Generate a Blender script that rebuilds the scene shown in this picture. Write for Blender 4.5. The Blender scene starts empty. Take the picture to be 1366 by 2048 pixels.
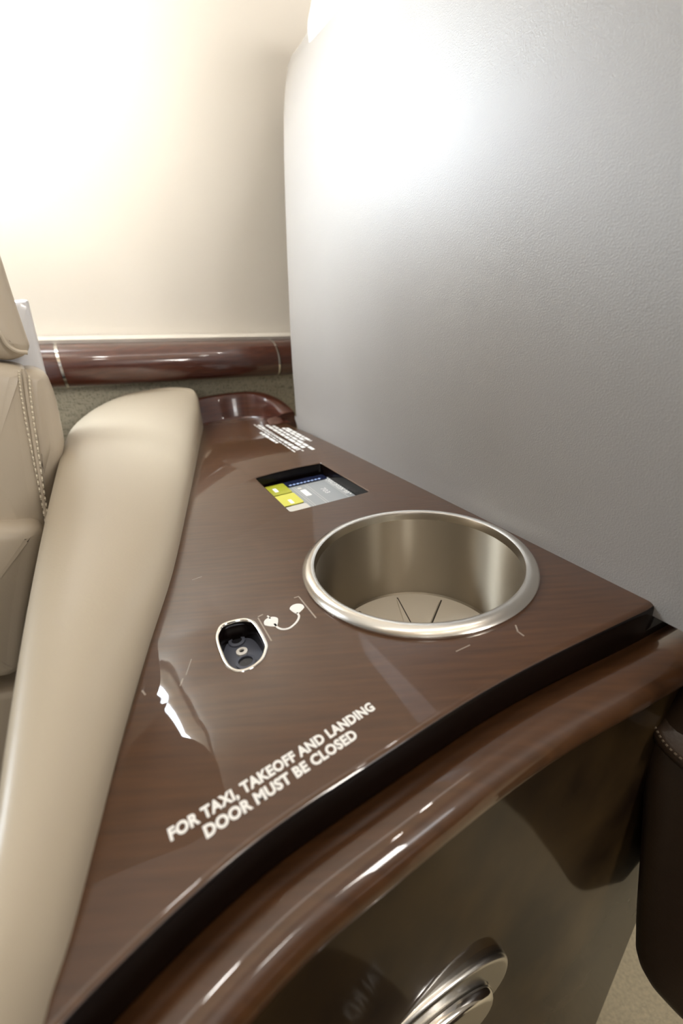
import bpy, bmesh, math, random
from mathutils import Vector, Matrix
random.seed(7)
# ------------------------------------------------------------------ camera, light, exposure
SC = bpy.context.scene
COL = SC.collection
ZT = 0.60                     # height of the console top above the floor (m)
S = 0.01                      # everything below is written in cm, relative to the console top
CAMH = 10.1
PITCH, ROLL, FPX = math.radians(25), math.radians(-4.5), 900.0
FW = Vector((0, math.cos(PITCH), -math.sin(PITCH)))
UP0 = Vector((0, math.sin(PITCH), math.cos(PITCH)))
RT0 = Vector((1, 0, 0))
RT = RT0*math.cos(ROLL) + UP0*math.sin(ROLL)
UP = -RT0*math.sin(ROLL) + UP0*math.cos(ROLL)
cd = bpy.data.cameras.new('camera')
cam = bpy.data.objects.new('camera', cd); COL.objects.link(cam)
cam.matrix_world = Matrix(((RT.x, UP.x, -FW.x, 0), (RT.y, UP.y, -FW.y, 0), (RT.z, UP.z, -FW.z, ZT+CAMH*S), (0, 0, 0, 1)))
cd.sensor_fit = 'VERTICAL'; cd.sensor_height = 36; cd.sensor_width = 24
cd.lens = FPX*36/2048
cd.clip_start = 0.004
cd.dof.use_dof = True; cd.dof.focus_distance = 0.20; cd.dof.aperture_fstop = 10
SC.camera = cam
SC.view_settings.view_transform = 'Standard'; SC.view_settings.look = 'None'
SC.view_settings.gamma = 1; SC.view_settings.use_curve_mapping = False
SC.view_settings.exposure = 0.0
w = bpy.data.worlds.new('cabin_world'); SC.world = w; w.use_nodes = True
w.node_tree.nodes['Background'].inputs[0].default_value = (1.0, 0.95, 0.88, 1)
w.node_tree.nodes['Background'].inputs[1].default_value = 0.16

U = Vector((-.435, .90, 0)).normalized()      # towards the near side wall
A = Vector((U.y, -U.x, 0))                    # along the side wall
def ak(a, k, z): return A*a + U*k + Vector((0, 0, z))
def W(v): return Vector((v[0]*S, v[1]*S, ZT + v[2]*S))
def ray(px, py): return FW + RT*((px-683)/FPX) - UP*((py-1024)/FPX)
def at(px, py, z):
    d = ray(px, py); return Vector((0, 0, CAMH)) + d*((z-CAMH)/d.z)
def on(px, py, pt, n):
    d = ray(px, py); o = Vector((0, 0, CAMH)); return o + d*(((Vector(pt)-o).dot(n))/d.dot(n))

def area(name, loc, rot_to, sx, sy, power, col):
    l = bpy.data.lights.new(name, 'AREA'); l.shape = 'RECTANGLE'; l.size = sx*S; l.size_y = sy*S
    l.energy = power; l.color = col
    o = bpy.data.objects.new(name, l); COL.objects.link(o)
    o.location = W(loc); o.rotation_euler = (W(rot_to)-W(loc)).to_track_quat('-Z', 'Y').to_euler()
    return o
# daylight entering through the windows of the opposite side wall
L1 = area('window_daylight', ak(36, -120, 46), ak(4, 45, 24), 34, 34, 19, (1, .955, .89))
L2 = area('window_daylight', ak(-60, -130, 50), ak(0, 51, 20), 28, 36, 2.0, (1, .97, .93))
L3 = area('cabin_ceiling_wash', ak(0, -10, 105), ak(0, 10, 0), 160, 12, 1.4, (1, .93, .84))

# ------------------------------------------------------------------ materials
def mat(name, col, rough=.5, metal=0, coat=0, spec=.5, bump=None, aniso=0, emit=None, noise=None, coat_rough=.03, sheen=0):
    m = bpy.data.materials.new(name); m.use_nodes = True
    nt = m.node_tree; b = nt.nodes['Principled BSDF']
    b.inputs['Base Color'].default_value = (*col, 1)
    b.inputs['Roughness'].default_value = rough
    b.inputs['Metallic'].default_value = metal
    b.inputs['Specular IOR Level'].default_value = spec
    b.inputs['Coat Weight'].default_value = coat
    b.inputs['Coat Roughness'].default_value = coat_rough
    b.inputs['Sheen Weight'].default_value = sheen
    if aniso:
        b.inputs['Anisotropic'].default_value = aniso
        t = nt.nodes.new('ShaderNodeTangent'); t.direction_type = 'RADIAL'; t.axis = 'Z'; b.inputs['Anisotropic Rotation'].default_value = .25
        nt.links.new(t.outputs[0], b.inputs['Tangent'])
    if emit:
        b.inputs['Emission Color'].default_value = (*emit[0], 1); b.inputs['Emission Strength'].default_value = emit[1]
    tc = nt.nodes.new('ShaderNodeTexCoord')
    if noise:                  # (scale vector, second colour, detail, low, high)
        mp = nt.nodes.new('ShaderNodeMapping'); mp.inputs['Scale'].default_value = noise[0]
        mp.inputs['Rotation'].default_value = (0, 0, noise[5] if len(noise) > 5 else 0)
        nt.links.new(tc.outputs['Object'], mp.inputs[0])
        nz = nt.nodes.new('ShaderNodeTexNoise'); nz.inputs['Scale'].default_value = 1; nz.inputs['Detail'].default_value = noise[2]
        nt.links.new(mp.outputs[0], nz.inputs['Vector'])
        cr = nt.nodes.new('ShaderNodeValToRGB')
        cr.color_ramp.elements[0].position = noise[3]; cr.color_ramp.elements[1].position = noise[4]
        cr.color_ramp.elements[0].color = (*col, 1); cr.color_ramp.elements[1].color = (*noise[1], 1)
        nt.links.new(nz.outputs['Fac'], cr.inputs[0]); nt.links.new(cr.outputs[0], b.inputs['Base Color'])
    if bump:                   # (scale, strength, distance)
        nz = nt.nodes.new('ShaderNodeTexNoise'); nz.inputs['Scale'].default_value = bump[0]; nz.inputs['Detail'].default_value = 3
        nt.links.new(tc.outputs['Object'], nz.inputs['Vector'])
        bp = nt.nodes.new('ShaderNodeBump'); bp.inputs['Strength'].default_value = bump[1]; bp.inputs['Distance'].default_value = bump[2]
        nt.links.new(nz.outputs['Fac'], bp.inputs['Height']); nt.links.new(bp.outputs[0], b.inputs['Normal'])
    return m
GR = math.atan2(.48, .876)
M = dict(
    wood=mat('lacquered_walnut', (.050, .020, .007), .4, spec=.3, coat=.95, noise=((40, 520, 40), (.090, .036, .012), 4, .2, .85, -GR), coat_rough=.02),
    edge=mat('dark_reflection_edge', (.004, .002, .0015), .22, spec=.25),  # dark reflection along the lacquered edge put into the base colour
    rail=mat('lacquered_mahogany', (.050, .010, .005), .3, coat=1, noise=((60, 60, 500), (.085, .022, .010), 3, .3, .7), coat_rough=.05),
    door=mat('lacquered_door', (.008, .004, .002), .5, coat=.5, spec=.05, noise=((24, 24, 16), (.040, .023, .008), 4, .35, .65), coat_rough=.07),  # mottle of the reflected carpet put into the colour noise
    leather=mat('cream_leather', (.47, .40, .31), .38, bump=(900, .12, .0004)),
    armlea=mat('cream_armrest_leather', (.47, .405, .31), .36, bump=(900, .10, .0004)),
    shell=mat('grey_grained_shell', (.36, .335, .31), .48, spec=1.0, bump=(1800, .35, .0004), noise=((7, 7, 7), (.32, .298, .275), 3, .35, .7)),
    white=mat('pale_shell', (.66, .65, .66), .22, coat=.4),
    wall=mat('cream_wall_liner', (.72, .675, .61), .55, bump=(500, .05, .0003)),
    ceil=mat('cream_ceiling_liner', (.72, .58, .42), .6),
    carpet=mat('cream_carpet', (.50, .43, .30), .95, bump=(700, .5, .002), noise=((300, 300, 300), (.36, .32, .23), 3, .3, .7)),
    brown=mat('brown_leather', (.050, .030, .018), .32, bump=(700, .15, .0005)),
    steel=mat('brushed_steel', (.44, .385, .30), .47, metal=1, aniso=1.0),
    rim=mat('satin_rim', (.78, .74, .68), .24, metal=1),
    chrome=mat('chrome', (.80, .78, .75), .12, metal=1),
    satin=mat('satin_nickel', (.62, .60, .56), .27, metal=1),
    rubber=mat('beige_cup_mat', (.68, .62, .52), .5),
    groove=mat('groove_dark', (.05, .04, .03), .7),
    black=mat('black_plastic', (.012, .012, .016), .35),
    slate=mat('slate_plastic', (.10, .11, .145), .45),
    print=mat('white_print', (.86, .84, .80), .5),
    cloth=mat('black_cloth', (.006, .006, .007), .8, spec=.2),
    paleblue=mat('pale_blue_print', (.35, .45, .7), .4),
    faint2=mat('grey_print', (.6, .6, .6), .5),
    faint=mat('faint_print', (.30, .24, .19), .4, coat=1),
    brownstitch=mat('brown_thread', (.16, .12, .08), .7),
    stitch=mat('stitch_thread', (.70, .63, .50), .7),
    yellow=mat('yellow_card', (.72, .68, .10), .3, coat=.6),
    yelolive=mat('olive_card', (.42, .42, .03), .3, coat=.6),
    card=mat('grey_card', (.34, .35, .35), .3, coat=.6),
    cardline=mat('card_line', (.55, .54, .50), .4),
    navy=mat('navy_card', (.012, .016, .045), .18, coat=1),
    pale=mat('pale_card', (.66, .62, .55), .35),
    pane=mat('daylight_pane', (.8, .85, .9), .3, emit=((.80, .90, 1.0), 48)),
    farpane=mat('shaded_pane', (.8, .85, .9), .3, emit=((.95, .97, 1.0), 5)),
    lamp=mat('lamp_lens', (.9, .9, .9), .3, emit=((1, .95, .9), 120)),
)
# woven fabric for the lower side wall
def fabric():
    m = mat('woven_fabric', (.36, .32, .22), .9)
    nt = m.node_tree; b = nt.nodes['Principled BSDF']; tc = nt.nodes.new('ShaderNodeTexCoord')
    def wv(sc, r):
        mp = nt.nodes.new('ShaderNodeMapping'); mp.inputs['Scale'].default_value = sc; nt.links.new(tc.outputs['Object'], mp.inputs[0])
        n = nt.nodes.new('ShaderNodeTexNoise'); n.inputs['Scale'].default_value = 1; n.inputs['Detail'].default_value = 2
        nt.links.new(mp.outputs[0], n.inputs['Vector']); return n
    a = wv((220, 220, 1500), 0); c = wv((1500, 1500, 260), 0)
    ad = nt.nodes.new('ShaderNodeMath'); ad.operation = 'ADD'
    nt.links.new(a.outputs['Fac'], ad.inputs[0]); nt.links.new(c.outputs['Fac'], ad.inputs[1])
    cr = nt.nodes.new('ShaderNodeValToRGB'); cr.color_ramp.elements[0].position = .75; cr.color_ramp.elements[1].position = 1.25
    cr.color_ramp.elements[0].color = (.24, .21, .14, 1); cr.color_ramp.elements[1].color = (.56, .51, .38, 1)
    ml = nt.nodes.new('ShaderNodeMath'); ml.operation = 'MULTIPLY'; ml.inputs[1].default_value = 1
    nt.links.new(ad.outputs[0], ml.inputs[0]); nt.links.new(ml.outputs[0], cr.inputs[0]); nt.links.new(cr.outputs[0], b.inputs['Base Color'])
    bp = nt.nodes.new('ShaderNodeBump'); bp.inputs['Strength'].default_value = .5; bp.inputs['Distance'].default_value = .001
    nt.links.new(ad.outputs[0], bp.inputs['Height']); nt.links.new(bp.outputs[0], b.inputs['Normal'])
    return m
M['fabric'] = fabric()

# ------------------------------------------------------------------ helpers
def empty(name, loc, label, cat, group=None):
    o = bpy.data.objects.new(name, None); COL.objects.link(o); o.location = W(loc); o.empty_display_size = .02
    o['label'] = label; o['category'] = cat
    if group: o['group'] = group
    return o
def tag(o, label, cat, group=None):
    o['label'] = label; o['category'] = cat
    if group: o['group'] = group
    return o
def wloc(o):
    p = Vector((0, 0, 0))
    while o: p += o.location; o = o.parent
    return p
def obj(name, bm, m, parent=None, smooth=True, label=None, recalc=True, flat_ang=40, loc=None):
    """bm is in cm relative to console top; becomes one mesh object"""
    if recalc: bmesh.ops.recalc_face_normals(bm, faces=bm.faces[:])
    org = wloc(parent) if parent else (W(loc) if loc is not None else Vector((0, 0, ZT)))
    for v in bm.verts: v.co = W(v.co) - org
    me = bpy.data.meshes.new(name); bm.to_mesh(me); bm.free()
    me.materials.append(M[m] if isinstance(m, str) else m)
    if smooth:
        for p in me.polygons: p.use_smooth = True
        me.set_sharp_from_angle(angle=math.radians(flat_ang))
    o = bpy.data.objects.new(name, me); COL.objects.link(o)
    if parent: o.parent = parent
    else: o.location = org
    if label: o['label'] = label
    return o
def struct(name, bm, m, **k):
    o = obj(name, bm, m, **k); o['kind'] = 'structure'; return o
def loft(rings, closed=True, cap0=False, cap1=False, bm=None):
    bm = bm or bmesh.new()
    R = [[bm.verts.new(p) for p in r] for r in rings]
    n = len(R[0])
    for a, b in zip(R, R[1:]):
        for i in range(n if closed else n-1):
            j = (i+1) % n
            bm.faces.new((a[i], a[j], b[j], b[i]))
    if cap0: bm.faces.new(R[0][::-1])
    if cap1: bm.faces.new(R[-1])
    return bm
def spline(pts, n=6, closed=False):
    """Catmull-Rom through tuples of any dimension"""
    P = [Vector(p) for p in pts]; N = len(P); out = []
    for i in range(N if closed else N-1):
        p1, p2 = P[i], P[(i+1) % N]
        p0 = P[i-1] if (closed or i > 0) else p1*2-p2
        p3 = P[(i+2) % N] if (closed or i+2 < N) else p2*2-p1
        for k in range(n):
            t = k/n
            out.append(.5*((2*p1)+(p2-p0)*t+(2*p0-5*p1+4*p2-p3)*t*t+(3*p1-p0-3*p2+p3)*t*t*t))
    if not closed: out.append(P[-1])
    return out
def area2(P): return .5*sum(P[i-1].x*P[i].y-P[i].x*P[i-1].y for i in range(len(P)))
def offset(P, d):
    """inward offset (positive d) of a closed 2-D polygon"""
    s = 1 if area2(P) > 0 else -1; out = []; n = len(P)
    for i in range(n):
        a, b, c = P[i-1], P[i], P[(i+1) % n]
        e1, e2 = (b-a).normalized(), (c-b).normalized()
        n1, n2 = Vector((-e1.y, e1.x))*s, Vector((-e2.y, e2.x))*s
        m = (n1+n2); m = m.normalized() if m.length > 1e-6 else n1
        out.append(b+m*(d/max(.5, m.dot(n1))))
    return out
def puff(P, org, ax, ay, r, depth, crown=0, steps=5, back=True, centre=None):
    """rounded slab: outline P (2-D, cm) in plane org+ax,ay; front faces ax x ay side"""
    P = [Vector(p) for p in P]; nz = ax.cross(ay); rings = []
    def ring(Q, h): return [org+ax*q.x+ay*q.y+nz*h for q in Q]
    rings.append(ring(offset(P, .4*r), -depth))
    rings.append(ring(P, -depth+.6*r))
    for i in range(steps+1):
        t = i/steps*math.pi/2
        rings.append(ring(offset(P, r*(1-math.cos(t))), -r+r*math.sin(t)))
    Q = offset(P, r)
    c = Vector(centre) if centre else sum(Q, Vector((0, 0)))/len(Q)
    for s in (.97, .9, .8, .65, .5, .35, .2, .08):
        rings.append(ring([c+(q-c)*s for q in Q], crown*(1-s*s)))
    return loft(rings, cap0=True, cap1=True)
def box(bm, c, sx, sy, sz, ax=Vector((1, 0, 0)), ay=Vector((0, 1, 0)), az=Vector((0, 0, 1))):
    v = [bm.verts.new(Vector(c)+ax*(x*sx/2)+ay*(y*sy/2)+az*(z*sz/2)) for x in (-1, 1) for y in (-1, 1) for z in (-1, 1)]
    for f in ((0, 1, 3, 2), (4, 6, 7, 5), (0, 4, 5, 1), (2, 3, 7, 6), (0, 2, 6, 4), (1, 5, 7, 3)): bm.faces.new([v[i] for i in f])
def tube(bm, pts, r, n=8):
    rings = []
    for i, p in enumerate(pts):
        t = (pts[min(i+1, len(pts)-1)]-pts[max(i-1, 0)]).normalized()
        x = t.cross(Vector((0, 0, 1)));  x = x.normalized() if x.length > .05 else Vector((1, 0, 0))
        y = t.cross(x).normalized()
        rings.append([p+x*(r*math.cos(a))+y*(r*math.sin(a)) for a in [2*math.pi*k/n for k in range(n)]])
    return loft(rings, cap0=True, cap1=True, bm=bm)
def lathe(prof, c, n=96, bm=None, axes=None):
    ax, ay, az = axes or (Vector((1, 0, 0)), Vector((0, 1, 0)), Vector((0, 0, 1)))
    return loft([[Vector(c)+ax*(r*math.cos(2*math.pi*k/n))+ay*(r*math.sin(2*math.pi*k/n))+az*z for k in range(n)] for r, z in prof], bm=bm)
def flat(bm, P, z, th=.02):
    """thin raised mark: polygon P at height z (console top plane)"""
    a = [bm.verts.new((p[0], p[1], z+th)) for p in P]; b = [bm.verts.new((p[0], p[1], z-.004)) for p in P]
    bm.faces.new(a); n = len(P)
    for i in range(n): bm.faces.new((a[i], b[i], b[(i+1) % n], a[(i+1) % n]))
def quadline(bm, p, q, wd, z, th=.012):
    p, q = Vector(p[:2]), Vector(q[:2]); d = (q-p).normalized(); s = Vector((-d.y, d.x))*wd/2
    flat(bm, [p-s, q-s, q+s, p+s], z, th)
def text_bm(body, o, xdir, ydir, width, height, bold=.02, th=.02, spacing=1.0):
    """lettering as thin geometry; o = lower-left corner (cm), fitted to width x height"""
    c = bpy.data.curves.new('lettering', 'FONT'); c.body = body; c.offset = bold; c.resolution_u = 3; c.space_character = spacing
    t = bpy.data.objects.new('lettering', c); COL.objects.link(t)
    dg = bpy.context.evaluated_depsgraph_get(); me = bpy.data.meshes.new_from_object(t.evaluated_get(dg))
    bpy.data.objects.remove(t); bpy.data.curves.remove(c)
    bm = bmesh.new(); bm.from_mesh(me); bpy.data.meshes.remove(me)
    xs = [v.co.x for v in bm.verts]; x0, x1 = min(xs), max(xs)
    H = .73 if not bold else .73+2*bold
    nz = xdir.cross(ydir)
    for v in bm.verts: v.co = Vector(o)+xdir*((v.co.x-x0)/(x1-x0)*width)+ydir*((v.co.y+bold)/H*height)+nz*th
    return bm

# ------------------------------------------------------------------ the setting
def roundpoly(P, r, n=4):
    P = [Vector(p) for p in P]; out = []
    for i in range(len(P)):
        a, b, c = P[i-1], P[i], P[(i+1) % len(P)]
        r1 = min(r, .45*(a-b).length, .45*(c-b).length)
        p, q = b+(a-b).normalized()*r1, b+(c-b).normalized()*r1
        for k in range(n+1):
            t = k/n; out.append(p*(1-t)**2+b*2*t*(1-t)+q*t*t)
    return out
def wall_sheet(prof, a0, a1, step=6, slope=None):
    rows = []
    n = max(2, int(abs(a1-a0)/step))
    for i in range(n+1):
        a = a0+(a1-a0)*i/n
        rows.append([ak(a, k, z+(slope*a if slope else 0)) for k, z in prof])
    return loft(rows, closed=False)
bm = bmesh.new(); box(bm, ak(0, -70, -61), 420, 260, 2, A, U); struct('floor', bm, 'carpet', smooth=False, loc=(0, 0, -61))
prof = spline([(51.2, 6), (51.6, 18), (51.6, 32), (50.5, 48), (46, 66), (37, 84), (22, 99), (0, 108), (-30, 112)], 6)
st = struct('wall_near', wall_sheet([tuple(p) for p in prof], -150, 170), 'wall', loc=ak(0, 51, 6))
bm = wall_sheet([(51.0, -60), (51.0, -20), (51.0, 6)], -150, 170)
struct('wall_lower', bm, 'fabric', loc=ak(0, 51, -60))
bm = wall_sheet([(-30, 112), (-90, 112)], -150, 170); struct('ceiling', bm, 'ceil', loc=ak(0, -60, 112))
prof = spline([(-90, 112), (-120, 106), (-145, 92), (-160, 66), (-165, 40), (-165, 0), (-160, -60)], 5)
struct('wall_opposite', wall_sheet([tuple(p) for p in prof], -150, 170), 'wall', loc=ak(0, -165, 0))

# cabin windows: oval daylight panes in padded reveals on both side walls
def window(name, a, k, z, sx, sz, face, pm='farpane'):
    o = ak(a, k, z); n = 48; ax = A*face; az = Vector((0, 0, 1)); nz = -U*face
    def se(rx, rz, d):
        out = []
        for i in range(n):
            t = 2*math.pi*i/n; c, s_ = math.cos(t), math.sin(t)
            out.append(o+ax*(rx*math.copysign(abs(c)**.55, c))+az*(rz*math.copysign(abs(s_)**.55, s_))+nz*d)
        return out
    fr = struct(name, loft([se(sx+3, sz+3, 0), se(sx+2.4, sz+2.4, .9), se(sx+1, sz+1, 1.0), se(sx, sz, .3)]), 'wall', loc=o)
    obj('window_pane', loft([se(sx, sz, .3), se(sx*.5, sz*.5, .3), se(.1, .1, .3)], cap1=True), pm, fr, label='bright daylight pane')
window('window_1', -15.5, 50.4, 45, 13.5, 16.5, 1, 'pane')
window('window_2', -57, 50.4, 47, 11, 15, 1, 'pane')
for i, a in enumerate((-70, 5, 80)): window('window_%d' % (i+3), a, -163, 42, 14, 18, -1)
# downlights in the ceiling
for i, (a, k) in enumerate([(-30, -20), (10, -20), (50, -20), (-30, -70), (10, -70), (50, -70)]):
    c = ak(a, k, 111.6 if k < -30 else 110.6)
    wh = ('left of the console', 'above the console', 'right of the console')[i % 3]+(', near side' if i < 3 else ', aisle side')
    t = empty('ceiling_light', c, 'small round ceiling downlight '+wh, 'light', 'ceiling downlights')
    obj('lamp_ring', lathe([(2.6, .6), (2.6, -.5), (2.1, -.6), (2.0, 0)], c, 32), 'chrome', t)
    obj('lens', lathe([(2.0, -.1), (1.0, -.25), (.02, -.3)], c, 32), 'lamp', t)

# window-sill rail along the side wall (runs slightly downhill to the right)
def railz(a, z): return z-.078*a
RP = spline([(51.2, 8.35), (49.2, 8.3), (47.9, 8.0), (47.1, 7.2), (46.9, 6.3), (47.2, 5.3), (47.9, 4.75), (49.0, 4.55), (51.2, 4.5)], 4)
def rail_piece(name, a0, a1, parent, grow=0):
    rows = []
    for i in range(9):
        a = a0+(a1-a0)*i/8
        rows.append([ak(a, k-grow, railz(a, z)) for k, z in RP])
    return loft(rows, closed=False)
JL, JR = -2.9, 16.9
tr = struct('trim_1', rail_piece('r', JL+.12, JR-.12, None), 'rail', loc=ak(8, 47, 5))
obj('rail_segment', rail_piece('r', -70, JL-.12, tr), 'rail', tr)
obj('rail_segment', rail_piece('r', JR+.12, 60, tr), 'rail', tr)
for J in (JL, JR):
    obj('joint_strip', rail_piece('r', J-.13, J+.13, tr, -.12), 'chrome', tr, label='thin chrome joint')
bm = bmesh.new()
rows = [[ak(a, 51.2, railz(a, 8.9)), ak(a, 49.6, railz(a, 8.85)), ak(a, 49.2, railz(a, 8.6)), ak(a, 49.4, railz(a, 8.2))] for a in (-70, -30, 0, 30, 60)]
obj('cover_strip', loft(rows, closed=False), 'wall', tr, label='grey cream strip capping the rail')

# ------------------------------------------------------------------ side console
con = empty('side_console', ak(5, 28, -60), 'glossy dark walnut side console between the seats, with cup holder and white warning print', 'console')
front = [(12.6, 13.55), (10.1, 12.0), (5.9, 10.25), (3.3, 9.0), (.3, 7.3), (-1.9, 6.0), (-3.3, 4.95), (-4.4, 3.95), (-5.1, 3.2), (-6.3, 1.7), (-7.6, -.3)]
# visible top: rounded corner at the right
cornr = [(10.5, 12.28), (10.78, 12.55), (10.84, 12.95), (10.66, 13.7)]
right = [(10.4, 15.0), (6.9, 21.2), (2.2, 30.0), (-1.9, 37.9), (-5.0, 43.6), (-6.2, 45.6)]
backp = [(-8.0, 46.9), (-10.5, 47.1), (-13.5, 45.6)]
left = [(-12.45, 41.5), (-11.35, 35.5), (-9.15, 24.6), (-7.75, 17.2), (-7.0, 12.3), (-6.5, 9.2), (-6.05, 6.2), (-6.05, 1.8)]
FT = [tuple(p) for p in spline([(10.1, 12.05), (5.9, 10.25), (3.3, 9.0), (.3, 7.3), (-1.9, 6.0), (-3.3, 4.95), (-4.4, 3.95), (-5.2, 3.1), (-6.0, 2.0)], 6)]
outline = [Vector(p) for p in FT] + [Vector(p) for p in reversed(left)][1:] + [Vector(p) for p in reversed(backp)] + [Vector(p) for p in reversed(right)] + [Vector(p) for p in reversed(cornr)]
outline = [Vector(p) for p in outline]
CUP = Vector((2.955, 16.127)); CR = 4.5
cup_hole = [CUP+Vector((math.cos(t), math.sin(t)))*CR for t in [2*math.pi*i/72 for i in range(72)]]
WIN = [Vector((-5.5, 28.1)), Vector((-1.2, 30.1)), Vector((1.7, 24.2)), Vector((-2.75, 22.25))]
win_hole = roundpoly([WIN[0], WIN[0].lerp(WIN[1], .33)+U.xy*.18, WIN[0].lerp(WIN[1], .67)+U.xy*.18, WIN[1], WIN[2], WIN[3]], .18)
JK = [at(x, y, 0).xy for x, y in [(441, 1262), (450, 1250), (478, 1242), (497, 1243), (512, 1258), (527, 1287), (527, 1300), (519, 1318), (497, 1334), (476, 1338), (459, 1328), (447, 1304), (439, 1279)]]
jk_hole = [v.copy() for v in spline(JK, 4, closed=True)]
RB = .22
def top_mesh():
    bm = bmesh.new(); edges = []
    def ringv(P, z):
        vs = [bm.verts.new((p.x, p.y, z)) for p in P]; return vs
    def join(a, b):
        n = len(a)
        for i in range(n): bm.faces.new((a[i], a[(i+1) % n], b[(i+1) % n], b[i]))
    loops = []
    # outer edge, rolled over
    rs = [ringv(outline, -1.25), ringv(outline, -RB)]
    for i in range(1, 6):
        t = i/5*math.pi/2; rs.append(ringv(offset(outline, RB*(1-math.cos(t))), -RB+RB*math.sin(t)))
    for a, b in zip(rs, rs[1:]): join(a, b)
    loops.append(rs[-1])
    for H, r, d in ((cup_hole, 0, 3.5), (win_hole, .10, 1.3), (jk_hole, .16, 1.2)):
        hs = []
        if r:
            for i in range(5):
                t = i/4*math.pi/2; hs.append(ringv(offset(H, -r*(1-math.sin(t))), -r*(1-math.cos(t))))
        else: hs.append(ringv(H, 0))
        hs.append(ringv(H, -d))
        for a, b in zip(hs, hs[1:]): join(a, b)
        loops.append(hs[0])
    for L in loops:
        for i in range(len(L)):
            e = bm.edges.get((L[i], L[(i+1) % len(L)])) or bm.edges.new((L[i], L[(i+1) % len(L)]))
            edges.append(e)
    bmesh.ops.triangle_fill(bm, use_beauty=True, use_dissolve=False, edges=edges)
    return bm
ct = obj('console_top', top_mesh(), 'wood', con, flat_ang=60)
ct.data.materials.append(M['edge'])
for p in ct.data.polygons:          # sides take the black that paints the edge's dark reflection, cut-outs included
    if abs(p.normal.z) < .5: p.material_index = 1

# front moulding (profile swept along the front curve) and door panel
FL = [Vector(p) for p in [(23.5, 17.2), (17.5, 15.4)]+front[1:]]
FS = [Vector((p[0], p[1])) for p in spline([tuple(p) for p in FL], 7)]
def sweep(prof, path):
    rows = []
    for i, p in enumerate(path):
        t = (path[min(i+1, len(path)-1)]-path[max(i-1, 0)]).normalized()
        nrm = Vector((-t.y, t.x))          # outwards, towards the aisle
        if nrm.y > 0: nrm = -nrm
        rows.append([Vector((p.x+nrm.x*s, p.y+nrm.y*s, z)) for s, z in prof])
    return loft(rows, closed=False)
obj('edge_band', sweep([(-.3, -1.0), (-.06, -1.05), (-.06, -1.9)], FS[8:]), 'edge', con, label='recess under the top edge with the dark reflection painted in')
mp = [tuple(p) for p in spline([(-.25, -1.45), (.05, -1.32), (.40, -1.10), (.75, -.98), (1.10, -1.02), (1.40, -1.25), (1.56, -1.65), (1.52, -2.1), (1.3, -2.5), (.95, -2.7)], 4)]
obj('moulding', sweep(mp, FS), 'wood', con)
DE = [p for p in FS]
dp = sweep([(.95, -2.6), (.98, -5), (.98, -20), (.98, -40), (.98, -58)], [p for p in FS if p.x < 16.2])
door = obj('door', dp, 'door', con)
# right end of the cabinet
pe = [p for p in FS if p.x < 16.2][0]
bm = bmesh.new()
E0 = Vector((pe.x+.3, pe.y-.9)); E1 = E0+U.xy*14
v = [bm.verts.new(q) for q in ((E0.x, E0.y, -2.6), (E1.x, E1.y, -2.6), (E1.x, E1.y, -58), (E0.x, E0.y, -58))]
bm.faces.new(v); obj('end_panel', bm, 'wood', con, smooth=False)
bm = bmesh.new(); b0 = [Vector((p.x, p.y)) for p in offset(outline, .25)]
rr = [[bm.verts.new((p.x, p.y, z)) for p in b0] for z in (-1.2, -59.9)]
for i in range(len(b0)): bm.faces.new((rr[0][i], rr[0][(i+1) % len(b0)], rr[1][(i+1) % len(b0)], rr[1][i]))
obj('carcass', bm, 'edge', con)

# raised lip at the wall end of the top
lipo = [Vector(p) for p in [(-4.6, 42.6), (-5.6, 44.6), (-7.2, 46.2), (-9.4, 46.9), (-11.8, 46.3), (-13.9, 44.6)]]
lipo = [Vector((p[0], p[1])) for p in spline([tuple(p) for p in lipo], 6)]
rows = []
for i, p in enumerate(lipo):
    t = (lipo[min(i+1, len(lipo)-1)]-lipo[max(i-1, 0)]).normalized(); nn = Vector((t.y, -t.x))   # towards the wall
    if nn.dot(U.xy) < 0: nn = -nn
    f_ = min(1, (i/(len(lipo)-1))*1.7); hgt = .08+2.3*(f_*f_*(3-2*f_))**.7
    rows.append([Vector((p.x+nn.x*s, p.y+nn.y*s, z)) for s, z in ((-.5, .0), (-.2, .06), (0, .3*hgt), (.12, .75*hgt), (.3, .96*hgt), (.6, hgt), (1.3, hgt), (1.5, hgt-.1), (1.6, -1))])
obj('back_lip', loft(rows, closed=False), 'rail', con)

# cup holder
prof = [(4.42, -.4), (4.76, .0), (4.78, .10), (4.70, .22), (4.52, .31), (4.36, .33), (4.27, .28), (4.24, .16), (4.24, -.2)]
cup = obj('cup_holder', lathe(prof, (CUP.x, CUP.y, 0), 128), 'rim', con, label='satin steel rim')
CD = -4.6
obj('cup_wall', lathe([(4.24, -.1), (4.22, -1.5), (4.22, -3), (4.2, CD+.1), (4.0, CD-.1), (3.0, CD-.12)], (CUP.x, CUP.y, 0), 128), 'steel', cup, label='brushed steel wall')
obj('cup_mat', lathe([(4.06, CD-.1), (4.06, CD+.05), (4.0, CD+.12), (2, CD+.12), (.02, CD+.12)], (CUP.x, CUP.y, 0), 96), 'rubber', cup, label='beige round mat with radial ribs')
bm = bmesh.new(); bg = bmesh.new()
for k in range(10):
    t = math.radians(18+36*k+6); d = Vector((math.cos(t), math.sin(t))); s = Vector((-d.y, d.x))
    P = [CUP+d*.5-s*.20, CUP+d*3.5-s*.02, CUP+d*3.5+s*.02, CUP+d*.5+s*.20]
    flat(bm, P, CD+.12, .10)
    quadline(bg, CUP+d*.5-s*.26, CUP+d*3.75-s*.06, .075, CD+.12, .006)
obj('mat_ribs', bm, 'rubber', cup, smooth=False); obj('mat_grooves', bg, 'groove', cup, smooth=False)

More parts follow.
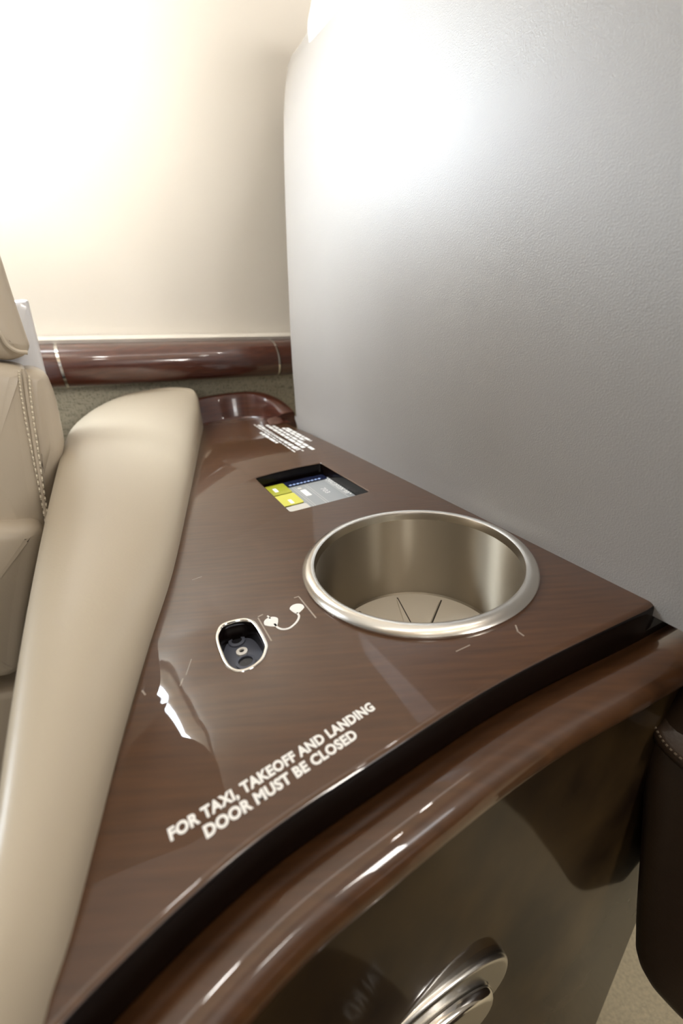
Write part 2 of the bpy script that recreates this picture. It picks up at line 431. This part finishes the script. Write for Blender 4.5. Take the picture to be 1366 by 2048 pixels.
# card recess with the stacked cards
cz = -.76
bm = bmesh.new(); flat(bm, offset(win_hole, -.25), cz-.14, .02); rec = obj('card_recess', bm, 'navy', con, smooth=False, label='dark glossy recess floor')
c0 = WIN[3]; ex = (WIN[2]-WIN[3]).normalized(); ey = (WIN[0]-WIN[3]).normalized()
def rp(x, y): return c0+ex*x+ey*y
def card(name, x0, y0, x1, y1, m, z, r=.15, par=rec, label=None, th=.05):
    bm = bmesh.new(); flat(bm, roundpoly([rp(x0, y0), rp(x1, y0), rp(x1, y1), rp(x0, y1)], r), z, th)
    return obj(name, bm, m, par, smooth=False, label=label)
card('instruction_card', .9, -.1, 4.80, 5.75, 'card', cz-.10, .2, label='grey printed card')
card('blue_card', 1.75, 5.35, 4.65, 6.25, 'navy', cz-.04, label='dark blue card strip')
card('yellow_card', .1, 2.45, 1.73, 4.25, 'yellow', cz-.03, label='yellow card square')
card('yellow_card', .1, 4.4, 1.73, 6.25, 'yelolive', cz-.03, label='olive yellow card square')
card('pale_card', .1, -.1, 1.75, 2.25, 'pale', cz-.03, label='pale card strip')
card('white_patch', .95, 2.6, 1.18, 3.3, 'print', cz+.02, .04, th=.008)
card('white_patch', .75, 4.9, 1.0, 5.6, 'print', cz+.02, .04, th=.008)
bm = bmesh.new()
for x in (2.0, 2.14, 2.85, 3.0, 4.35): quadline(bm, rp(x, .1), rp(x, 5.2), .03, cz-.05, .008)
quadline(bm, rp(1.9, 5.15), rp(4.7, 5.15), .03, cz-.05, .008)
obj('card_rules', bm, 'cardline', rec, smooth=False)
card('white_patch', 2.24, 3.3, 2.62, 4.45, 'print', cz-.05, .06, th=.012)
card('pale_mark', 2.24, 4.7, 2.5, 4.95, 'pale', cz-.05, .05, th=.012)
bm = bmesh.new()
for i in range(9): quadline(bm, rp(1.95+.26*i, 5.5), rp(1.95+.26*i+.16, 5.62), .16, cz+.01, .006)
obj('card_marks', bm, 'paleblue', rec, smooth=False)
bm = bmesh.new()
for i in range(13): quadline(bm, rp(4.70, 5.5-.28*i), rp(4.70, 5.38-.28*i), .08, cz-.05, .03)
obj('card_notches', bm, 'print', rec, smooth=False)
xr = -ey.to_3d(); yr = ex.to_3d()
bm = text_bm('CHALLENGER 300', rp(4.42, 5.3).to_3d()+Vector((0, 0, cz-.04)), xr, yr, 3.1, .25, .02, .008)
obj('card_title', bm, 'print', rec, smooth=False, recalc=False, label='white lettering CHALLENGER 300')
bm = text_bm('703', rp(3.45, 3.95).to_3d()+Vector((0, 0, cz-.04)), xr, yr, .95, .34, .0, .008)
obj('card_number', bm, 'print', rec, smooth=False, recalc=False)

# headphone socket recess
jc = sum(JK, Vector((0, 0)))/len(JK)
bm = bmesh.new(); flat(bm, offset(jk_hole, -.12), -.82, .02); jr = obj('headphone_socket', bm, 'slate', con, smooth=False, label='slate plastic socket plate')
rings = []  # thin chrome ring added as the window highlight along the wood bevel
for d, z in ((-.13, .0), (-.12, .02), (-.08, .035), (-.03, .02), (0, -.04), (.01, -.16)):
    rings.append([Vector((p.x, p.y, z)) for p in offset(jk_hole, d)])
obj('bevel_glint', loft(rings), 'chrome', jr, label='chrome strip added for the window highlight on the bevel')
for name, (x, y), ro, ri, m in (('socket_hole', (474, 1283), .30, .19, 'black'), ('jack_ring', (484, 1304), .20, .09, 'print'), ('socket_hole', (492, 1325), .34, .25, 'black')):
    p = at(x, y, -.78); p.z = -.80
    obj(name, lathe([(ro, 0), (ro, .07), (ri, .09), (ri, .02)], p, 28), 'slate' if m == 'black' else m, jr, label='white ring' if m == 'print' else None)
    bm = lathe([(ri, .03), (.01, .03)], p, 20); obj('socket_bore', bm, 'black', jr)

# printed marks on the top
def G(px, py): return at(px, py, 0).xy
bm = bmesh.new()
def bud(tip, ctr, r):
    d = (G(*tip)-G(*ctr)); L = d.length; d.normalize(); s = Vector((-d.y, d.x)); c = G(*ctr); P = []
    for k in range(24):
        t = 2*math.pi*k/24; x, y = math.cos(t), math.sin(t)
        P.append(c+d*(x*(L if x > 0 else r))+s*(y*r*(1-max(0, x)*.55)))
    flat(bm, P, 0)
bud((553, 1253), (543, 1244), .27); bud((594, 1228), (594, 1217), .27)
arc = [G(*p) for p in [(549, 1248), (556, 1256), (566, 1259), (578, 1257), (589, 1249), (596, 1240), (598, 1232), (594, 1226)]]
arc = [Vector((p[0], p[1])) for p in spline([tuple(p) for p in arc], 4)]
for a, b in zip(arc, arc[1:]): quadline(bm, a, b, .075, 0, .02)
quadline(bm, G(535, 1232), G(541, 1238), .05, 0, .02)
obj('headphone_symbol', bm, 'print', con, smooth=False, recalc=False, label='white headphone pictogram')
bm = bmesh.new()
for a, b in (((516, 1236), (543, 1282)), ((598, 1194), (632, 1236)), ((516, 1234), (526, 1229)), ((588, 1196), (598, 1193))):
    quadline(bm, G(*a), G(*b), .05, 0, .01)
obj('symbol_outline', bm, 'faint', con, smooth=False, recalc=False, label='faint outline around the pictogram')
def line_text(name, body, b0, b1, t0, bold=.045):
    p, q, t = G(*b0), G(*b1), G(*t0); d = (q-p); L = d.length; d.normalize(); s = Vector((-d.y, d.x)); hgt = (t-p).dot(s)
    bm = text_bm(body, p.to_3d(), d.to_3d(), s.to_3d(), L, hgt, bold, .012, 1.05)
    return obj(name, bm, 'print', con, smooth=False, recalc=False, label='white printed lettering')
line_text('warning_print', 'FOR TAXI, TAKEOFF AND LANDING', (342, 1684), (752, 1419), (336, 1656))
line_text('warning_print', 'DOOR MUST BE CLOSED', (414, 1679), (718, 1475), (408, 1650))
# the small illegible placard near the wall: rows of word-like dashes
rowsx = [((508, 849), (590, 904)), ((521, 865), (555, 886)), ((528, 858), (607, 902)), ((517, 850), (596, 900)), ((533, 850), (609, 896)), ((537, 846), (627, 899)), ((566, 856), (609, 881)), ((574, 856), (622, 882))]
bm = bmesh.new()
wds = [.10, .24, .10, .26, .30, .26, .26, .24]
for (a, b), wd in zip(rowsx, wds):
    p, q = G(*a), G(*b); L = (q-p).length; d = (q-p).normalized(); x = 0
    while x < L:
        l = min(random.uniform(.3, 1.3), L-x); quadline(bm, p+d*x, p+d*(x+l), wd, 0, .01); x += l+.2
obj('small_print', bm, 'print', con, smooth=False, recalc=False, label='white rows of small illegible print')
bm = bmesh.new()
for a, b, wd in (((372, 1350), (383, 1318), .02), ((360, 1372), (366, 1357), .03), ((384, 1160), (404, 1153), .02), ((284, 1381), (291, 1390), .05), ((1034, 1262), (1048, 1272), .05), ((1031, 1250), (1036, 1264), .05), ((912, 1303), (940, 1290), .03)):
    quadline(bm, G(*a), G(*b), wd, 0, .004)
sc = obj('scratches', bm, 'faint', con, smooth=False, recalc=False, label='small pale scratches in the lacquer'); sc['kind'] = 'stuff'

# door latch on the front panel
li = min(range(1, len(FS)-1), key=lambda i: (FS[i]-Vector((4.6, 9.55))).length)
tx = (FS[li-1]-FS[li+1]).normalized().to_3d(); nn = Vector((tx.y, -tx.x, 0)); zz = Vector((0, 0, 1))
LP = FS[li].to_3d()+nn*1.42
def lp(px, py): p = on(px, py, LP, nn)-LP; return Vector((p.dot(tx), p.z))
def stadium(c, hx, hz, n=48, e=.62):
    return [Vector((c[0]+hx*math.copysign(abs(math.cos(t))**e, math.cos(t)), c[1]+hz*math.copysign(abs(math.sin(t))**e, math.sin(t)))) for t in [2*math.pi*k/n for k in range(n)]]
tp = lp(1025, 1905); up_ = lp(975, 1888)
LC = (tp.x-3.9, tp.y-1.1)
lat = obj('door_latch', puff(stadium(LC, 3.9, 2.5, e=.9), LP, tx, zz, .22, .95, .0, 5), 'satin', con, label='satin metal oval latch plate')
obj('latch_paddle', puff(stadium((LC[0]-.25, LC[1]-.35), 3.1, 1.75, e=.9), LP+nn*.42, tx, zz, .35, .5, .08, 5), 'chrome', lat, label='raised polished paddle')

# ------------------------------------------------------------------ padded armrest
arm = empty('armrest', at(200, 1300, -8), 'long tapering cream leather armrest left of the console, rising towards the wall', 'armrest')
st_ = [((-130, 2500), (30, 2440), .6, -.2, .9),  # left px, right px, left height, right height, top height
    ((-70, 2100), (96, 2060), .6, -.2, 1.0), ((-35, 1850), (145, 1880), .6, -.1, 1.1), ((-8, 1700), (192, 1680), .7, 0, 1.2), ((28, 1440), (250, 1450), .8, 0, 1.4), ((58, 1250), (298, 1290), 1.0, 0, 1.7),
    ((88, 1085), (345, 1140), 1.2, .1, 2.0), ((112, 970), (373, 1010), 1.5, .2, 2.3), ((132, 895), (392, 905), 1.9, .5, 2.8), ((152, 862), (398, 855), 2.3, 1.0, 3.2), ((190, 830), (400, 822), 2.7, 1.7, 3.5), ((238, 802), (396, 796), 3.1, 2.6, 3.7), ((290, 787), (388, 783), 3.5, 3.2, 3.8)]
rows = []
for lpx, rpx, zl, zr, zt in st_:
    L = at(*lpx, zl); R_ = at(*rpx, zr); mid = (L+R_)/2; row = []
    N = 20
    row.append(Vector((L.x, L.y, zl-7))); row.append(Vector((L.x-.15, L.y, zl-3)))
    for k in range(N+1):
        t = math.pi*(1-k/N); x = math.cos(t); y = math.sin(t)**.75
        base = zl+(zr-zl)*(x+1)/2
        xx = (x+1)/2; p = L.lerp(R_, xx); row.append(Vector((p.x, p.y, base+(zt-(zl+zr)/2)*y)))
    row.append(Vector((R_.x-.12, R_.y, min(zr, 0)-2))); row.append(Vector((R_.x-.2, R_.y, -7)))
    rows.append(row)
# rounded nose
c = sum(rows[-1][2:-2], Vector())/len(rows[-1][2:-2])
rows2 = [[tuple(v) for v in r] for r in rows]
cols = [spline([r[i] for r in rows2], 4) for i in range(len(rows2[0]))]
rows = [[cols[i][j] for i in range(len(cols))] for j in range(len(cols[0]))]
last = rows[-1]
for j in range(1, 9):
    th = j/8*math.pi/2
    rows.append([Vector((c.x+(v.x-c.x)*(1-.62*(1-math.cos(th)))+U.x*1.5*math.sin(th), c.y+(v.y-c.y)*(1-.62*(1-math.cos(th)))+U.y*1.5*math.sin(th), v.z-.7*(1-math.cos(th)))) for v in last])
rows.append([Vector((v.x, v.y, -7)) for v in rows[-1]])
obj('arm_pad', loft(rows, closed=False), 'armlea', arm, flat_ang=80)

# ------------------------------------------------------------------ right-hand seat (grey shell)
SN = -A
SP = Vector((-4, 41.7, 0))+A*.2
rs = empty('cabin_seat', SP-U*26+A*10-Vector((0, 0, 60)), 'large pale grey grained seat back shell right of the console', 'seat')
def lean(z): return .0105*max(0, z-4)**2          # the shell leans away from the console as it rises
def fc(px, py):
    off = 0
    for _ in range(8):
        q = on(px, py, SP+A*off, SN); off = lean(q.z)
    p = q-SP; return (-p.dot(U), p.z)      # x grows towards the camera
sil = [fc(*q) for q in [(583, 845), (577, 770), (571, 690), (566, 590), (561, 480), (557, 380), (555, 290), (556, 210), (561, 165), (574, 115), (592, 82), (606, 58), (624, 25), (640, -5), (665, -40)]]
sp = spline([(sil[0][0]+.3, -.5)]+sil+[(17, sil[-1][1]+2.5), (29, sil[-1][1]+3), (41, sil[-1][1]+1)], 4)
rows = []; RR = 1.6; ztop = sp[-1].y
for i, p in enumerate(sp):
    t = (sp[min(i+1, len(sp)-1)]-sp[max(i-1, 0)]).normalized(); nrm = Vector((t.y, -t.x))    # inwards
    if i == 0: nrm = Vector((1, 0))
    row = []
    def P3(x, z, h): return SP-U*x+zz*max(z, -.5)+SN*(h-lean(z))
    row.append(P3(p.x, p.y, -14)); row.append(P3(p.x, p.y, -RR))
    for k in range(1, 8):
        th = k/7*math.pi/2; q = p+nrm*RR*(1-math.cos(th)); row.append(P3(q.x, q.y, -RR+RR*math.sin(th)))
    q = p+nrm*RR; X1e = 44
    for k in range(1, 25):
        u_ = k/24; x = q.x+(X1e-q.x)*u_
        cz_ = max(0, min(1, q.y/ztop))
        row.append(P3(x, q.y, 1.0*math.sin(math.pi*min(1, u_))*math.sin(math.pi*cz_)*.9))
    row.append(P3(X1e, q.y, -14)); rows.append(row)
obj('seat_shell', loft(rows, closed=False), 'shell', rs, flat_ang=75)
w0 = SP+A*6.2
def fw_(px, py): p = on(px, py, w0, SN)-w0; return (-p.dot(U), p.z)
Pw = [fw_(*q) for q in [(604, 64), (606, 30), (612, 0), (622, -60), (640, -160)]]
Pw = [(Pw[0][0]+1.0, Pw[0][1]-8)]+Pw+[(32, Pw[-1][1]+3), (34, Pw[-1][1]-20)]
Pw = roundpoly(Pw, 1.5, 4)
obj('seat_back', puff(Pw, w0, -U, zz, 1.2, 8, .4, 5), 'white', rs, label='paler seat back above the shell')

# ------------------------------------------------------------------ left-hand seat (cream leather)
ls = empty('cabin_seat', (-30, 31, -60), 'cream leather seat with stitched bolster at the left, behind the armrest', 'seat')
X1 = Vector((.84, .545, 0)).normalized(); NY = Vector((X1.y, -X1.x, 0))
def pl(Y):
    o = -NY*Y
    def f(px, py): p = on(px, py, o, NY); return ((p-o).dot(X1), p.z)
    return o, f
def slab(name, Y, pix, extra, r, depth, crown, m, par, label=None, n=4, hard=False):
    o, f = pl(Y); P = [f(*q) for q in pix]+extra
    Pv = roundpoly(P, 1.2, 5)
    return obj(name, puff(Pv, o, X1, zz, r, depth, crown, 5), m, par, label=label)
slab('back_shell', 37.5, [(40, 598), (57, 598), (72, 660), (90, 735), (112, 820), (134, 905), (150, 1000)], [(-7, -12), (-14, -12), (-14, 10)], .5, 2, .1, 'white', ls, label='pale grey shell edge')
slab('upper_cushion', 33, [(-60, 330), (-22, 440), (0, 505), (25, 585), (50, 660), (62, 694), (52, 712), (25, 722), (0, 722), (-60, 700)], [(-18, 12), (-20, 26)], 1.0, 4, .3, 'leather', ls)
obj('headrest', puff(roundpoly([(-40, 21), (-20.5, 21), (-16.3, 25.5), (-14.3, 31), (-14.3, 44), (-18, 49), (-40, 49)], 4, 6), Vector((0, 27, 0)), Vector((1, 0, 0)), zz, 2.0, 6, .6), 'leather', ls)
ucf, ucp = pl(32.0)
bm = bmesh.new(); pp = spline([ucp(*q) for q in [(-30, 640), (0, 668), (14, 690), (34, 703), (56, 706)]], 6)
tube(bm, [ucf+X1*p.x+zz*p.y+NY*-.55 for p in pp], .12, 8); obj('piping', bm, 'leather', ls)
bol = slab('back_bolster', 32, [(-40, 728), (0, 728), (25, 732), (52, 738), (62, 765), (72, 840), (84, 930), (97, 1010), (98, 1060)], [(-1.5, -6), (-10, -6), (-15, 3)], .9, 5, .3, 'leather', ls)
slab('side_bolster', 33.2, [(30, 740), (70, 738), (95, 748), (112, 790), (124, 845), (133, 893), (118, 950), (98, 1060)], [(-1.5, -6), (-3.5, -5)], .8, 4, .2, 'leather', ls)
slab('seat_cushion', 30.5, [(96, 1050), (80, 1130), (62, 1230), (50, 1345), (20, 1362), (-10, 1366), (-80, 1365)], [(-16, -8), (-15, -.5), (-6, .5)], 1.0, 7, .4, 'leather', ls)
slab('seat_base', 31.5, [(60, 1372), (20, 1384), (-20, 1390)], [(-14, -16), (-14, -59.5), (-1, -59.5)], .6, 7, .1, 'leather', ls)
bm = bmesh.new(); o_, f_ = pl(31.9)
def S3(x, z, d=0): return o_+X1*x+zz*z+NY*d
for path in ([(38, 742), (40, 770), (46, 810), (55, 860), (66, 915), (78, 975), (92, 1050)], [(58, 752), (61, 790), (67, 840), (76, 900), (86, 970), (95, 1030)]):
    pp = spline([f_(*q) for q in path], 24)
    for i in range(0, len(pp)-2, 5 if len(path) == 7 else 5):
        a, b = pp[i], pp[min(i+3, len(pp)-1)]
        tube(bm, [S3(a.x, a.y), S3((a.x+b.x)/2, (a.y+b.y)/2, .06), S3(b.x, b.y)], .05, 5)
so = obj('stitching', bm, 'stitch', bol); so['kind'] = 'stuff'
bm = bmesh.new(); pp = spline([f_(*q) for q in [(46, 738), (50, 760), (55, 800), (63, 850), (73, 915), (84, 980), (94, 1045)]], 8)
tube(bm, [S3(p.x, p.y, -.02) for p in pp], .09, 8); obj('piping', bm, 'leather', bol)

# ------------------------------------------------------------------ brown leather seat corner at the right
c3 = at(1303, 1452, -5); vd = Vector((c3.x, c3.y, 0)).normalized(); vx = Vector((vd.y, -vd.x, 0)); 
bs = empty('cabin_seat', (c3.x+12, c3.y, -60), 'dark brown leather seat corner with stitched edge at the lower right', 'seat')
def bp_(px, py): p = on(px, py, c3, -vd)-c3; return (p.dot(vx), p.z)
Pb = [bp_(*q) for q in [(1366, 1396), (1335, 1422), (1305, 1452), (1293, 1475), (1283, 1530), (1278, 1600), (1275, 1680), (1270, 1760), (1264, 1850), (1263, 1920), (1270, 1945), (1290, 1980), (1345, 2040), (1390, 2080)]]
Pb += [(20, Pb[-1][1]-2), (20, Pb[0][1]+6), (10, Pb[0][1]+4)]
Pv = roundpoly(Pb, .6, 3)
obj('seat_side', puff(Pv, c3, vx, zz, .9, 3.5, .2, 5), 'brown', bs)
ty = (zz*.62+vd*.78).normalized(); tn = vx.cross(ty); ct_ = c3-vd*.15
def tp_f(px, py): p = on(px, py, ct_, tn)-ct_; return (p.dot(vx), p.dot(ty))
Pt = [tp_f(*q) for q in [(1301, 1456), (1316, 1487), (1342, 1515), (1390, 1556), (1500, 1600), (1500, 1330), (1400, 1372), (1335, 1420)]]
tp_ = obj('top_panel', puff(roundpoly(Pt, .35, 4), ct_, vx, ty, .3, .8, .08, 4), 'brown', bs)
bm = bmesh.new(); pp = spline([tp_f(*q) for q in [(1309, 1453), (1324, 1480), (1348, 1506), (1380, 1532)]], 12)
for i in range(0, len(pp)-2, 4):
    q = [ct_+tn*.06+vx*pp[j].x+ty*pp[j].y for j in (i, i+1, min(i+2, len(pp)-1))]; tube(bm, q, .04, 5)
so = obj('stitching', bm, 'brownstitch', tp_); so['kind'] = 'stuff'

# ------------------------------------------------------------------ unseen dark seat added across the aisle to darken the door's reflections
os_ = empty('cabin_seat', ak(0, -75, -60), 'added unseen dark brown leather seat across the aisle, darkening reflections in the door', 'seat')
obj('backrest', puff(roundpoly([(-32, -16), (32, -16), (30, 40), (22, 52), (-22, 52), (-30, 40)], 8, 6), ak(0, -80, 0), -A, zz, 3, 12, 1.5), 'brown', os_)
obj('seat_cushion', puff(roundpoly([(-32, -34), (32, -34), (32, -18), (-32, -18)], 5, 6), ak(0, -34, 0), -A, zz, 3, 46, 1), 'brown', os_)
obj('seat_base', puff(roundpoly([(-26, -59.5), (26, -59.5), (26, -34), (-26, -34)], 3, 6), ak(0, -40, 0), -A, zz, 1, 36, .2), 'brown', os_)

# ------------------------------------------------------------------ unseen black stand-in added for the dark shape mirrored in the door
dark_standin = empty('dark_standin', (-6, -10, -60), 'added black cloth stand-in with white lettering for the dark shape mirrored in the console door', 'dark_standin')
obj('standin_body', puff(roundpoly([(-34, -25), (4, -25), (8, -16), (9.2, -6), (8.3, 0), (6.5, 3.0), (-6, 1.5), (-34, -12)], 3, 6), Vector((0, 0, -30)), X1, Vector((0, 1, 0)), 1.0, 29.8, .2), 'cloth', dark_standin)
obj('standin_lettering', text_bm('TAI RD', (7.4, 2.1, -29.98), Vector((-1, -.16, 0)).normalized(), Vector((.16, -1, 0)).normalized(), 3.0, .75, .0, .16), 'faint2', dark_standin, smooth=False, recalc=False, label='pale lettering')
